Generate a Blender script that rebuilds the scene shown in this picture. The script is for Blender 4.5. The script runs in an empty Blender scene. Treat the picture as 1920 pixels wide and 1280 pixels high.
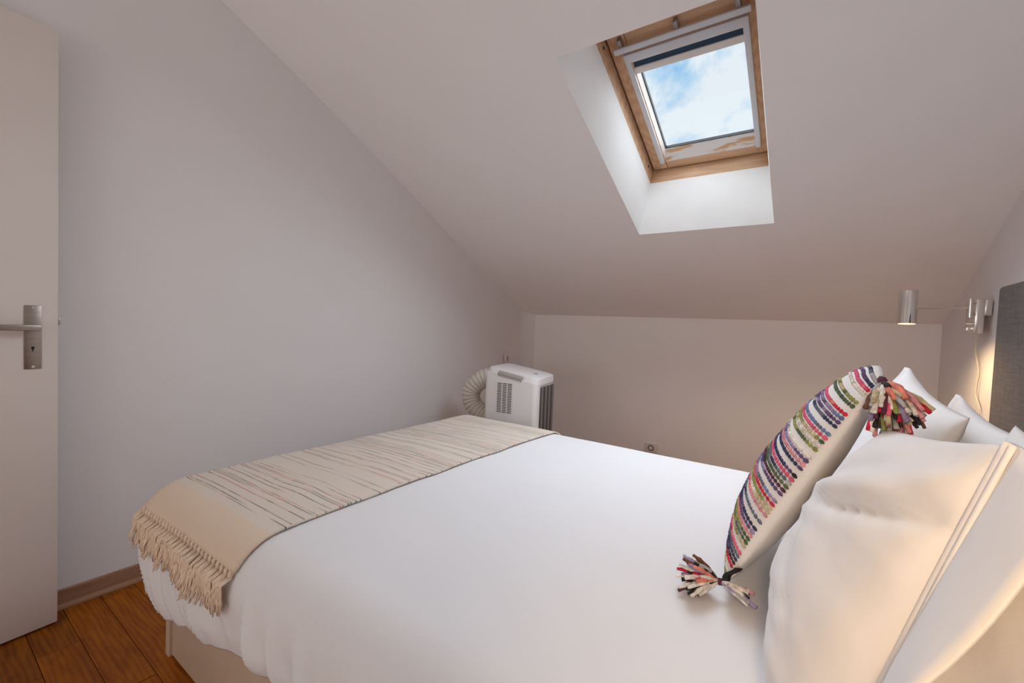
import bpy, bmesh, math, random
from mathutils import Vector, Matrix, noise
from mathutils.geometry import tessellate_polygon

random.seed(7)
S = bpy.context.scene
COL = S.collection

# ------------------------------------------------------------------ camera
FW = Vector((-0.57068821, 0.82032205, -0.03723856))
RT = Vector((0.81933121, 0.57185718, 0.04093588))
UP = Vector((-0.05487575, 0.00714909, 0.9984676))
CAM = Vector((0.0, 0.0, 1.09))
cd = bpy.data.cameras.new('camera')
cd.sensor_width = 36.0
cd.lens = 821.363 / 1920 * 36.0
cd.clip_start = 0.02
co = bpy.data.objects.new('camera', cd)
COL.objects.link(co)
co.matrix_world = Matrix(((RT.x, UP.x, -FW.x, CAM.x), (RT.y, UP.y, -FW.y, CAM.y),
                          (RT.z, UP.z, -FW.z, CAM.z), (0, 0, 0, 1)))
S.camera = co

# ------------------------------------------------------------------ view
S.view_settings.view_transform = 'Standard'
S.view_settings.look = 'None'
S.view_settings.gamma = 1.0
S.view_settings.exposure = 0.0
S.view_settings.use_curve_mapping = False
S.cycles.diffuse_bounces = 8
S.cycles.max_bounces = 14
S.cycles.transparent_max_bounces = 12
S.cycles.sample_clamp_indirect = 6.0

# ------------------------------------------------------------------ room constants
XL, XR, YK, ZK, TH = -2.204, 0.608, 3.583, 1.199, 0.42134
SN, CS = math.sin(TH), math.cos(TH)
ZFLAT, YBACK = 2.55, -2.3


def ceil_z(y):
    return ZK + (YK - y) * math.tan(TH)


# ------------------------------------------------------------------ world: blue sky with soft clouds
W = bpy.data.worlds.new('sky')
S.world = W
W.use_nodes = True
nt = W.node_tree
nt.nodes.clear()
N = nt.nodes.new
out = N('ShaderNodeOutputWorld')
bg = N('ShaderNodeBackground')
tc = N('ShaderNodeTexCoord')
mp = N('ShaderNodeMapping')
mp.inputs['Scale'].default_value = (4.2, 4.2, 6.0)
mp.inputs['Location'].default_value = (0.35, 0.1, 0.0)
n1 = N('ShaderNodeTexNoise')
n1.inputs['Scale'].default_value = 1.7
n1.inputs['Detail'].default_value = 8
n1.inputs['Roughness'].default_value = 0.58
n1.inputs['Distortion'].default_value = 0.35
cr = N('ShaderNodeValToRGB')
cr.color_ramp.elements[0].position = 0.36
cr.color_ramp.elements[0].color = (0.25, 0.54, 0.90, 1)
cr.color_ramp.elements[1].position = 0.58
cr.color_ramp.elements[1].color = (0.84, 0.91, 0.98, 1)
e = cr.color_ramp.elements.new(0.46)
e.color = (0.52, 0.73, 0.93, 1)
nt.links.new(tc.outputs['Generated'], mp.inputs['Vector'])
nt.links.new(mp.outputs['Vector'], n1.inputs['Vector'])
nt.links.new(n1.outputs['Fac'], cr.inputs['Fac'])
nt.links.new(cr.outputs['Color'], bg.inputs['Color'])
bg.inputs['Strength'].default_value = 1.0
nt.links.new(bg.outputs['Background'], out.inputs['Surface'])


# ------------------------------------------------------------------ lights
def area(name, loc, direction, sx, sy, power, color, up='Y'):
    l = bpy.data.lights.new(name, 'AREA')
    l.shape = 'RECTANGLE'
    l.size, l.size_y, l.energy, l.color = sx, sy, power, color
    o = bpy.data.objects.new(name, l)
    o.location = loc
    o.rotation_euler = Vector(direction).to_track_quat('-Z', up).to_euler()
    COL.objects.link(o)
    return o


# daylight entering through the roof window (diffuse sky, so a soft source filling the opening)
wc_s = 1.70
area('skylight_daylight', (-0.553, YK - wc_s * CS - 0.003 * SN, ZK + wc_s * SN - 0.003 * CS),
     (0, -SN, -CS), 0.62, 1.08, 13.6, (0.81, 0.895, 1.0))
# hazy sun behind thin cloud, very broad
sl = bpy.data.lights.new('hazy_sun', 'SUN')
sl.energy = 9.3
sl.angle = math.radians(150)
sl.color = (0.93, 0.97, 1.0)
so = bpy.data.objects.new('hazy_sun', sl)
so.rotation_euler = Vector((-0.40, -0.25, -0.88)).to_track_quat('-Z', 'Y').to_euler()
COL.objects.link(so)
# broad warm fill light added behind the camera to lift the room, no window there
area('rear_fill_light', (-0.75, YBACK + 0.06, 1.45), (0.0, 1.0, 0.40), 2.2, 1.7, 31.5, (1.0, 0.94, 0.885))


bpy.data.lights['skylight_daylight'].spread = math.radians(158)


def spot(name, loc, direction, power, color, size, blend, radius):
    l = bpy.data.lights.new(name, 'SPOT')
    l.energy, l.color, l.spot_size, l.spot_blend, l.shadow_soft_size = power, color, math.radians(size), blend, radius
    o = bpy.data.objects.new(name, l)
    o.location = loc
    o.rotation_euler = Vector(direction).to_track_quat('-Z', 'Y').to_euler()
    COL.objects.link(o)
    return o


WARM = (1.0, 0.66, 0.33)
spot('far_reading_lamp_light', (0.333, 2.689, 1.168), (0, -0.139, -0.99), 16.0, WARM, 165, 0.6, 0.025)
spot('near_reading_lamp_light', (0.08, -0.12, 1.27), (0.06, 0.75, -0.55), 15.5, WARM, 75, 1.0, 0.04)


# ------------------------------------------------------------------ helpers
def label(o, text=None, cat=None, group=None, kind=None):
    if text:
        o['label'] = text
    if cat:
        o['category'] = cat
    if group:
        o['group'] = group
    if kind:
        o['kind'] = kind
    return o


def empty(name, loc=(0, 0, 0), mat=None):
    o = bpy.data.objects.new(name, None)
    COL.objects.link(o)
    o.empty_display_size = 0.1
    if mat is not None:
        o.matrix_world = mat
    else:
        o.location = loc
    return o


def link(name, me, mat=None, parent=None):
    if mat is not None and not me.materials:
        me.materials.append(mat)
    o = bpy.data.objects.new(name, me)
    COL.objects.link(o)
    if parent is not None:
        o.parent = parent
    return o


def mesh(name, verts, faces, mat=None, parent=None, smooth=False, fix=True):
    me = bpy.data.meshes.new(name)
    me.from_pydata([tuple(v) for v in verts], [], faces)
    if fix:
        bm = bmesh.new()
        bm.from_mesh(me)
        bmesh.ops.recalc_face_normals(bm, faces=bm.faces)
        bm.to_mesh(me)
        bm.free()
    if smooth:
        for p in me.polygons:
            p.use_smooth = True
    return link(name, me, mat, parent)


class MB:
    """collects shapes into one mesh"""

    def __init__(self):
        self.bm = bmesh.new()

    def box(self, lo, hi, bev=0.0, seg=2):
        lo, hi = Vector(lo), Vector(hi)
        c, d = (lo + hi) / 2, hi - lo
        r = bmesh.ops.create_cube(self.bm, size=1.0)
        vs = r['verts']
        for v in vs:
            v.co = Vector((v.co.x * d.x, v.co.y * d.y, v.co.z * d.z)) + c
        if bev > 0:
            es = list({e for v in vs for e in v.link_edges})
            bmesh.ops.bevel(self.bm, geom=es, offset=bev, segments=seg, affect='EDGES', profile=0.5)
        return self

    def poly_prism(self, pts, z0, z1, bev=0.0):
        """pts: xy outline, z0/z1 floats or functions of (x,y)"""
        f0 = z0 if callable(z0) else (lambda x, y: z0)
        f1 = z1 if callable(z1) else (lambda x, y: z1)
        a = [self.bm.verts.new((x, y, f0(x, y))) for x, y in pts]
        b = [self.bm.verts.new((x, y, f1(x, y))) for x, y in pts]
        n = len(pts)
        fs = [self.bm.faces.new(list(reversed(a))), self.bm.faces.new(b)]
        for i in range(n):
            fs.append(self.bm.faces.new((a[i], a[(i + 1) % n], b[(i + 1) % n], b[i])))
        if bev > 0:
            es = list(fs[1].edges)
            bmesh.ops.bevel(self.bm, geom=es, offset=bev, segments=3, affect='EDGES', profile=0.5)
        return self

    def tube(self, pts, rad, n=10, cap=True, flat=1.0):
        pts = [Vector(p) for p in pts]
        m = len(pts)
        rs = rad if isinstance(rad, (list, tuple)) else [rad] * m
        t = (pts[1] - pts[0]).normalized()
        up = Vector((0, 0, 1)) if abs(t.z) < 0.9 else Vector((1, 0, 0))
        nrm = (up - t * up.dot(t)).normalized()
        rings = []
        for i in range(m):
            if i == 0:
                t = pts[1] - pts[0]
            elif i == m - 1:
                t = pts[-1] - pts[-2]
            else:
                t = pts[i + 1] - pts[i - 1]
            if t.length < 1e-9:
                t = Vector((0, 0, 1))
            t.normalize()
            nrm = nrm - t * nrm.dot(t)
            if nrm.length < 1e-6:
                nrm = t.orthogonal()
            nrm.normalize()
            bi = t.cross(nrm)
            rings.append([self.bm.verts.new(pts[i] + (nrm * math.cos(2 * math.pi * k / n) * flat + bi * math.sin(2 * math.pi * k / n)) * rs[i]) for k in range(n)])
        for i in range(m - 1):
            for k in range(n):
                self.bm.faces.new((rings[i][k], rings[i][(k + 1) % n], rings[i + 1][(k + 1) % n], rings[i + 1][k]))
        if cap:
            self.bm.faces.new(list(reversed(rings[0])))
            self.bm.faces.new(rings[-1])
        return self

    def cyl(self, a, b, r, n=24, r2=None, bev=0.0):
        a, b = Vector(a), Vector(b)
        if bev > 0:
            t = (b - a).normalized()
            return self.tube([a, a + t * 1e-5, a + t * bev, b - t * bev, b - t * 1e-5, b],
                             [r - bev, r - bev, r, r2 or r, (r2 or r) - bev, (r2 or r) - bev], n)
        return self.tube([a, b], [r, r2 or r], n)

    def build(self, name, mat=None, parent=None, smooth=False, angle=None):
        bmesh.ops.recalc_face_normals(self.bm, faces=self.bm.faces)
        me = bpy.data.meshes.new(name)
        self.bm.to_mesh(me)
        self.bm.free()
        if smooth:
            for p in me.polygons:
                p.use_smooth = True
        if angle is not None:
            me.set_sharp_from_angle(angle=math.radians(angle))
        return link(name, me, mat, parent)


def box(name, lo, hi, mat, parent=None, bev=0.0):
    return MB().box(lo, hi, bev).build(name, mat, parent, smooth=bev > 0, angle=40 if bev > 0 else None)


# ------------------------------------------------------------------ materials
def mat_new(name):
    m = bpy.data.materials.new(name)
    m.use_nodes = True
    n = m.node_tree
    b = n.nodes['Principled BSDF']
    return m, n, b


def simple(name, col, rough=0.5, metal=0.0, spec=0.5, nscale=0, namp=0.0, bump=0.0, bscale=None, detail=4, stretch=None):
    """plain principled with a little object-space tone noise and fine relief"""
    m, n, b = mat_new(name)
    b.inputs['Base Color'].default_value = (*col, 1)
    b.inputs['Roughness'].default_value = rough
    b.inputs['Metallic'].default_value = metal
    b.inputs['Specular IOR Level'].default_value = spec
    if namp or bump:
        t = n.nodes.new('ShaderNodeTexCoord')
        mpn = n.nodes.new('ShaderNodeMapping')
        if stretch:
            mpn.inputs['Scale'].default_value = stretch
        n.links.new(t.outputs['Object'], mpn.inputs['Vector'])
    if namp:
        x = n.nodes.new('ShaderNodeTexNoise')
        x.inputs['Scale'].default_value = nscale
        x.inputs['Detail'].default_value = detail
        n.links.new(mpn.outputs['Vector'], x.inputs['Vector'])
        r = n.nodes.new('ShaderNodeValToRGB')
        r.color_ramp.elements[0].position = 0.3
        r.color_ramp.elements[1].position = 0.7
        r.color_ramp.elements[0].color = (*[max(0, c * (1 - namp)) for c in col], 1)
        r.color_ramp.elements[1].color = (*[min(1, c * (1 + namp)) for c in col], 1)
        n.links.new(x.outputs['Fac'], r.inputs['Fac'])
        n.links.new(r.outputs['Color'], b.inputs['Base Color'])
    if bump:
        x = n.nodes.new('ShaderNodeTexNoise')
        x.inputs['Scale'].default_value = bscale or nscale
        x.inputs['Detail'].default_value = 6
        n.links.new(mpn.outputs['Vector'], x.inputs['Vector'])
        bp = n.nodes.new('ShaderNodeBump')
        bp.inputs['Strength'].default_value = bump
        bp.inputs['Distance'].default_value = 0.01
        n.links.new(x.outputs['Fac'], bp.inputs['Height'])
        n.links.new(bp.outputs['Normal'], b.inputs['Normal'])
    return m


M_WALL = simple('wall_paint', (0.79, 0.78, 0.785), 0.85, spec=0.2, nscale=2.0, namp=0.012, bump=0.04, bscale=60)
M_CEIL = simple('ceiling_paint', (0.90, 0.89, 0.89), 0.85, spec=0.2, nscale=2.0, namp=0.012, bump=0.04, bscale=50)
M_KNEE = simple('knee_wall_paint', (0.92, 0.905, 0.89), 0.85, spec=0.2, nscale=2.0, namp=0.012, bump=0.04, bscale=50)
M_SHAFT = simple('shaft_paint', (0.88, 0.88, 0.88), 0.8, spec=0.2, nscale=6, namp=0.02, bump=0.05, bscale=40)
M_DOOR = simple('door_paint', (0.76, 0.70, 0.655), 0.5, nscale=3, namp=0.012, bump=0.03, bscale=30)
M_STEEL = simple('brushed_steel', (0.37, 0.32, 0.28), 0.34, metal=1.0, nscale=8, namp=0.10, bump=0.06, bscale=30, stretch=(1, 1, 14))
M_CHROME = simple('chrome', (0.80, 0.77, 0.74), 0.07, metal=1.0)
M_NICKEL = simple('satin_nickel', (0.78, 0.75, 0.72), 0.26, metal=1.0)
M_BRACKET = simple('bracket_zinc', (0.33, 0.31, 0.30), 0.45, metal=0.6)
M_BLACK = simple('black_void', (0.01, 0.01, 0.01), 0.8)
M_LINEN = simple('white_cotton', (0.77, 0.77, 0.785), 0.8, spec=0.2, nscale=3, namp=0.01, bump=0.03, bscale=160)
M_PILLOW = simple('pillow_cotton', (0.86, 0.84, 0.83), 0.75, spec=0.25, bump=0.12, bscale=30, nscale=4, namp=0.008)
M_PIPING = simple('piping_cotton', (0.88, 0.86, 0.86), 0.6, spec=0.3)
M_PANEL = simple('bed_laminate', (0.62, 0.50, 0.38), 0.5, nscale=5, namp=0.03)
M_MATT = simple('mattress_ticking', (0.8, 0.78, 0.75), 0.9)
M_ACW = simple('appliance_white', (0.80, 0.78, 0.78), 0.42)
M_ACTOP = simple('appliance_top_white', (0.84, 0.82, 0.82), 0.35)
M_ACGREY = simple('appliance_grey', (0.36, 0.33, 0.32), 0.4)
M_ACDARK = simple('appliance_dark', (0.075, 0.068, 0.066), 0.45)
M_ACMID = simple('appliance_bars', (0.20, 0.185, 0.18), 0.35)
M_HOSE = simple('hose_plastic', (0.62, 0.57, 0.50), 0.55)
M_PLASTIC = simple('white_plastic', (0.78, 0.74, 0.71), 0.4)
M_ALU = simple('painted_aluminium', (0.66, 0.69, 0.74), 0.4, nscale=20, namp=0.02)
M_BLIND = simple('navy_blind_cloth', (0.018, 0.05, 0.095), 0.8, bump=0.05, bscale=200, nscale=20, namp=0.05)
M_GASKET = simple('black_gasket', (0.02, 0.022, 0.025), 0.6)
M_WORN = simple('worn_white_paint', (0.72, 0.70, 0.68), 0.5)
M_YARNB = simple('yarn_tie', (0.13, 0.085, 0.06), 0.9)
M_CUSH = simple('cushion_canvas', (0.80, 0.77, 0.74), 0.85, spec=0.15, bump=0.25, bscale=260, nscale=5, namp=0.02)
M_TAG = simple('black_tag', (0.012, 0.012, 0.014), 0.7)
M_TAGTXT = simple('tag_print', (0.45, 0.43, 0.42), 0.7)
M_CABLE = simple('clear_cable', (0.85, 0.75, 0.60), 0.3)


def wood(name, c1, c2, scale, stretch, rough=0.4, bump=0.08, per_object=0.0, ring=0.0):
    m, n, b = mat_new(name)
    t = n.nodes.new('ShaderNodeTexCoord')
    mpn = n.nodes.new('ShaderNodeMapping')
    mpn.inputs['Scale'].default_value = stretch
    oi = n.nodes.new('ShaderNodeObjectInfo')
    add = n.nodes.new('ShaderNodeVectorMath')
    add.operation = 'ADD'
    mul = n.nodes.new('ShaderNodeVectorMath')
    mul.operation = 'SCALE'
    mul.inputs['Scale'].default_value = 37.0
    cmb = n.nodes.new('ShaderNodeCombineXYZ')
    for k in 'XYZ':
        n.links.new(oi.outputs['Random'], cmb.inputs[k])
    n.links.new(cmb.outputs['Vector'], mul.inputs[0])
    n.links.new(t.outputs['Object'], mpn.inputs['Vector'])
    n.links.new(mpn.outputs['Vector'], add.inputs[0])
    n.links.new(mul.outputs['Vector'], add.inputs[1])
    x = n.nodes.new('ShaderNodeTexNoise')
    x.inputs['Scale'].default_value = scale
    x.inputs['Detail'].default_value = 9
    x.inputs['Roughness'].default_value = 0.62
    x.inputs['Distortion'].default_value = 1.2
    n.links.new(add.outputs['Vector'], x.inputs['Vector'])
    fac = x.outputs['Fac']
    if ring > 0:
        w = n.nodes.new('ShaderNodeTexWave')
        w.wave_type = 'BANDS'
        w.bands_direction = 'Y'
        w.inputs['Scale'].default_value = scale * 0.9
        w.inputs['Distortion'].default_value = 9.0
        w.inputs['Detail'].default_value = 3.0
        w.inputs['Detail Scale'].default_value = 0.7
        n.links.new(add.outputs['Vector'], w.inputs['Vector'])
        mx = n.nodes.new('ShaderNodeMix')
        mx.data_type = 'FLOAT'
        mx.inputs[0].default_value = ring
        n.links.new(x.outputs['Fac'], mx.inputs[2])
        n.links.new(w.outputs['Fac'], mx.inputs[3])
        fac = mx.outputs[0]
    r = n.nodes.new('ShaderNodeValToRGB')
    r.color_ramp.elements[0].position = 0.28
    r.color_ramp.elements[0].color = (*c1, 1)
    r.color_ramp.elements[1].position = 0.72
    r.color_ramp.elements[1].color = (*c2, 1)
    n.links.new(fac, r.inputs['Fac'])
    colout = r.outputs['Color']
    if per_object > 0:
        hs = n.nodes.new('ShaderNodeHueSaturation')
        mr = n.nodes.new('ShaderNodeMapRange')
        mr.inputs['To Min'].default_value = 1 - per_object
        mr.inputs['To Max'].default_value = 1 + per_object
        n.links.new(oi.outputs['Random'], mr.inputs['Value'])
        n.links.new(mr.outputs['Result'], hs.inputs['Value'])
        n.links.new(colout, hs.inputs['Color'])
        colout = hs.outputs['Color']
    n.links.new(colout, b.inputs['Base Color'])
    b.inputs['Roughness'].default_value = rough
    b.inputs['Specular IOR Level'].default_value = 0.25
    bp = n.nodes.new('ShaderNodeBump')
    bp.inputs['Strength'].default_value = bump
    bp.inputs['Distance'].default_value = 0.004
    n.links.new(fac, bp.inputs['Height'])
    n.links.new(bp.outputs['Normal'], b.inputs['Normal'])
    return m


M_PLANK = wood('oak_floor', (0.19, 0.045, 0.002), (0.40, 0.13, 0.006), 4.0, (1.2, 6.0, 6.0), 0.55, 0.04, 0.30, 0.14)
M_BASEB = wood('baseboard_oak', (0.30, 0.165, 0.095), (0.40, 0.235, 0.145), 6.0, (8.0, 1.2, 8.0), 0.45)
M_PINE_Y = wood('pine_along', (0.56, 0.34, 0.20), (0.73, 0.50, 0.33), 5.0, (9.0, 1.0, 9.0), 0.42, ring=0.25)
M_PINE_X = wood('pine_across', (0.56, 0.34, 0.20), (0.73, 0.50, 0.33), 5.0, (1.0, 9.0, 9.0), 0.42, ring=0.25)

# worn sill: white paint rubbed through to pine
m, n, b = mat_new('worn_sash_paint')
t = n.nodes.new('ShaderNodeTexCoord')
mpn = n.nodes.new('ShaderNodeMapping')
mpn.inputs['Scale'].default_value = (3.0, 14.0, 14.0)
n.links.new(t.outputs['Object'], mpn.inputs['Vector'])
x = n.nodes.new('ShaderNodeTexNoise')
x.inputs['Scale'].default_value = 2.2
x.inputs['Detail'].default_value = 8
n.links.new(mpn.outputs['Vector'], x.inputs['Vector'])
r = n.nodes.new('ShaderNodeValToRGB')
r.color_ramp.elements[0].position = 0.53
r.color_ramp.elements[0].color = (0.72, 0.70, 0.68, 1)
r.color_ramp.elements[1].position = 0.60
r.color_ramp.elements[1].color = (0.62, 0.36, 0.19, 1)
n.links.new(x.outputs['Fac'], r.inputs['Fac'])
n.links.new(r.outputs['Color'], b.inputs['Base Color'])
M_WORN = m

# window glass
m, n, b = mat_new('window_glass')
n.nodes.remove(b)
tr = n.nodes.new('ShaderNodeBsdfTransparent')
tr.inputs['Color'].default_value = (0.97, 0.985, 0.98, 1)
gl = n.nodes.new('ShaderNodeBsdfGlossy')
gl.inputs['Roughness'].default_value = 0.02
fr = n.nodes.new('ShaderNodeFresnel')
fr.inputs['IOR'].default_value = 1.45
mxs = n.nodes.new('ShaderNodeMixShader')
n.links.new(fr.outputs['Fac'], mxs.inputs['Fac'])
n.links.new(tr.outputs['BSDF'], mxs.inputs[1])
n.links.new(gl.outputs['BSDF'], mxs.inputs[2])
n.links.new(mxs.outputs['Shader'], n.nodes['Material Output'].inputs['Surface'])
M_GLASS = m

# lamp bulb (the lit lamp)
m, n, b = mat_new('lit_bulb')
b.inputs['Emission Color'].default_value = (1.0, 0.72, 0.38, 1)
b.inputs['Emission Strength'].default_value = 2.2
M_BULB = m

# grey upholstery
m, n, b = mat_new('grey_upholstery')
t = n.nodes.new('ShaderNodeTexCoord')
for i, (sc, ax) in enumerate((((1, 260, 14), 0), ((1, 14, 260), 1))):
    mpn = n.nodes.new('ShaderNodeMapping')
    mpn.inputs['Scale'].default_value = sc
    n.links.new(t.outputs['Object'], mpn.inputs['Vector'])
    x = n.nodes.new('ShaderNodeTexNoise')
    x.inputs['Scale'].default_value = 1.0
    x.inputs['Detail'].default_value = 3
    n.links.new(mpn.outputs['Vector'], x.inputs['Vector'])
    if i == 0:
        xa = x
mxf = n.nodes.new('ShaderNodeMix')
mxf.data_type = 'FLOAT'
mxf.inputs[0].default_value = 0.5
n.links.new(xa.outputs['Fac'], mxf.inputs[2])
n.links.new(x.outputs['Fac'], mxf.inputs[3])
r = n.nodes.new('ShaderNodeValToRGB')
r.color_ramp.elements[0].position = 0.32
r.color_ramp.elements[0].color = (0.095, 0.084, 0.08, 1)
r.color_ramp.elements[1].position = 0.68
r.color_ramp.elements[1].color = (0.175, 0.155, 0.148, 1)
n.links.new(mxf.outputs[0], r.inputs['Fac'])
n.links.new(r.outputs['Color'], b.inputs['Base Color'])
b.inputs['Roughness'].default_value = 0.9
bp = n.nodes.new('ShaderNodeBump')
bp.inputs['Strength'].default_value = 0.2
bp.inputs['Distance'].default_value = 0.003
n.links.new(mxf.outputs[0], bp.inputs['Height'])
n.links.new(bp.outputs['Normal'], b.inputs['Normal'])
M_UPH = m

# woven throw: cream ground with broken lines of coloured yarn; UV: u along the weft, v along the length (metres)
def throw_material():
    m, n, b = mat_new('woven_throw')
    L = n.links.new

    def nd(t, **kw):
        q = n.nodes.new(t)
        for k, v in kw.items():
            setattr(q, k, v)
        return q

    def math_(op, a, bb=None, c=None):
        q = nd('ShaderNodeMath', operation=op)
        for i, v in enumerate((a, bb, c)):
            if v is None:
                continue
            if isinstance(v, (int, float)):
                q.inputs[i].default_value = v
            else:
                L(v, q.inputs[i])
        return q.outputs[0]

    uv = nd('ShaderNodeUVMap', uv_map='UVMap')
    sep = nd('ShaderNodeSeparateXYZ')
    L(uv.outputs['UV'], sep.inputs[0])
    u, v = sep.outputs[0], sep.outputs[1]
    # waviness of the weft lines
    wv = nd('ShaderNodeTexNoise')
    wv.inputs['Scale'].default_value = 6.0
    wv.inputs['Detail'].default_value = 0.5
    L(uv.outputs['UV'], wv.inputs['Vector'])
    vw = math_('ADD', v, math_('MULTIPLY', math_('SUBTRACT', wv.outputs['Fac'], 0.5), 0.006))
    freq = 120.0
    vv = math_('MULTIPLY', vw, freq)
    row = math_('FLOOR', vv)
    fracv = math_('FRACT', vv)
    cm = nd('ShaderNodeCombineXYZ')
    L(row, cm.inputs[0])
    wn = nd('ShaderNodeTexWhiteNoise', noise_dimensions='3D')
    L(cm.outputs[0], wn.inputs['Vector'])
    wsep = nd('ShaderNodeSeparateColor')
    L(wn.outputs['Color'], wsep.inputs[0])
    # colour runs along the yarn (space dyed) and gaps
    cm2 = nd('ShaderNodeCombineXYZ')
    L(math_('MULTIPLY', u, 4.5), cm2.inputs[0])
    L(math_('MULTIPLY', row, 3.7), cm2.inputs[1])
    ns = nd('ShaderNodeTexNoise')
    ns.inputs['Scale'].default_value = 1.0
    ns.inputs['Detail'].default_value = 1.0
    L(cm2.outputs[0], ns.inputs['Vector'])
    hue = nd('ShaderNodeValToRGB')
    hue.color_ramp.interpolation = 'CONSTANT'
    stops = [(0.0, (0.10, 0.085, 0.08)), (0.30, (0.05, 0.05, 0.055)), (0.40, (0.34, 0.25, 0.15)), (0.46, (0.10, 0.12, 0.10)),
             (0.52, (0.50, 0.12, 0.11)), (0.57, (0.62, 0.36, 0.24)), (0.62, (0.07, 0.065, 0.07)), (0.70, (0.25, 0.22, 0.24))]
    el = hue.color_ramp.elements
    el[0].position, el[0].color = stops[0][0], (*stops[0][1], 1)
    el[1].position, el[1].color = stops[1][0], (*stops[1][1], 1)
    for p_, c_ in stops[2:]:
        q = el.new(p_)
        q.color = (*c_, 1)
    L(ns.outputs['Fac'], hue.inputs['Fac'])
    # is this row a coloured one?
    on_row = math_('GREATER_THAN', wsep.outputs[0], 0.56)
    # line thickness inside the row
    th_ = math_('LESS_THAN', math_('ABSOLUTE', math_('SUBTRACT', fracv, 0.5)), 0.25)
    # stitches: yarn goes over and under
    st = math_('FRACT', math_('ADD', math_('MULTIPLY', u, 150.0), math_('MULTIPLY', wsep.outputs[1], 5.0)))
    over = math_('LESS_THAN', st, 0.68)
    # gaps along the row
    gp = nd('ShaderNodeTexNoise')
    gp.inputs['Scale'].default_value = 1.0
    gp.inputs['Detail'].default_value = 2.0
    cm3 = nd('ShaderNodeCombineXYZ')
    L(math_('MULTIPLY', u, 3.2), cm3.inputs[0])
    L(math_('MULTIPLY', row, 9.1), cm3.inputs[1])
    L(cm3.outputs[0], gp.inputs['Vector'])
    gap = nd('ShaderNodeMapRange')
    gap.inputs['From Min'].default_value = 0.36
    gap.inputs['From Max'].default_value = 0.50
    L(gp.outputs['Fac'], gap.inputs['Value'])
    # no lines in the plain end band
    band = math_('LESS_THAN', v, 1.475)
    fac = math_('MULTIPLY', math_('MULTIPLY', math_('MULTIPLY', on_row, th_), over), math_('MULTIPLY', gap.outputs[0], band))
    fac = math_('MULTIPLY', fac, 0.86)
    # ground: fine cream weave, slightly pinker in the end band
    gn = nd('ShaderNodeTexNoise')
    gn.inputs['Scale'].default_value = 500
    L(uv.outputs['UV'], gn.inputs['Vector'])
    gr = nd('ShaderNodeValToRGB')
    gr.color_ramp.elements[0].position = 0.3
    gr.color_ramp.elements[0].color = (0.63, 0.55, 0.47, 1)
    gr.color_ramp.elements[1].position = 0.7
    gr.color_ramp.elements[1].color = (0.77, 0.70, 0.62, 1)
    L(gn.outputs['Fac'], gr.inputs['Fac'])
    gb = nd('ShaderNodeMix', data_type='RGBA')
    gb.inputs[7].default_value = (0.74, 0.59, 0.46, 1)
    L(gr.outputs['Color'], gb.inputs[6])
    L(math_('MULTIPLY', math_('SUBTRACT', 1.0, band), 0.8), gb.inputs[0])
    mx = nd('ShaderNodeMix', data_type='RGBA')
    L(fac, mx.inputs[0])
    L(gb.outputs[2], mx.inputs[6])
    L(hue.outputs['Color'], mx.inputs[7])
    L(mx.outputs[2], b.inputs['Base Color'])
    b.inputs['Roughness'].default_value = 0.9
    b.inputs['Specular IOR Level'].default_value = 0.15
    # relief: weft ribs
    rib = math_('SINE', math_('MULTIPLY', vw, 2 * math.pi * 240))
    warp = math_('SINE', math_('MULTIPLY', u, 2 * math.pi * 200))
    hgt = math_('ADD', math_('MULTIPLY', math_('MULTIPLY', rib, warp), 0.4), math_('MULTIPLY', fac, 0.8))
    bp = nd('ShaderNodeBump')
    bp.inputs['Strength'].default_value = 0.35
    bp.inputs['Distance'].default_value = 0.0015
    L(hgt, bp.inputs['Height'])
    L(bp.outputs['Normal'], b.inputs['Normal'])
    return m


M_THROW = throw_material()
M_FRINGE = simple('fringe_yarn', (0.78, 0.63, 0.49), 0.9, spec=0.1, nscale=60, namp=0.12)

YARN = {'pink': (0.72, 0.12, 0.22), 'rose': (0.70, 0.30, 0.34), 'navy': (0.045, 0.05, 0.11), 'purple': (0.13, 0.08, 0.20),
        'slate': (0.13, 0.16, 0.21), 'lilac': (0.32, 0.26, 0.44), 'green': (0.10, 0.14, 0.07), 'olive': (0.30, 0.32, 0.10),
        'blue': (0.16, 0.22, 0.42), 'plum': (0.10, 0.035, 0.06), 'black': (0.03, 0.028, 0.03), 'coral': (0.75, 0.26, 0.20),
        'cream': (0.76, 0.72, 0.66), 'sand': (0.55, 0.47, 0.30), 'brown': (0.16, 0.08, 0.045), 'red': (0.62, 0.03, 0.07),
        'grey': (0.42, 0.41, 0.42)}
M_YARN = {k: simple('yarn_' + k, c, 0.85, spec=0.15, nscale=90, namp=0.30, bump=0.3, bscale=120) for k, c in YARN.items()}

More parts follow.
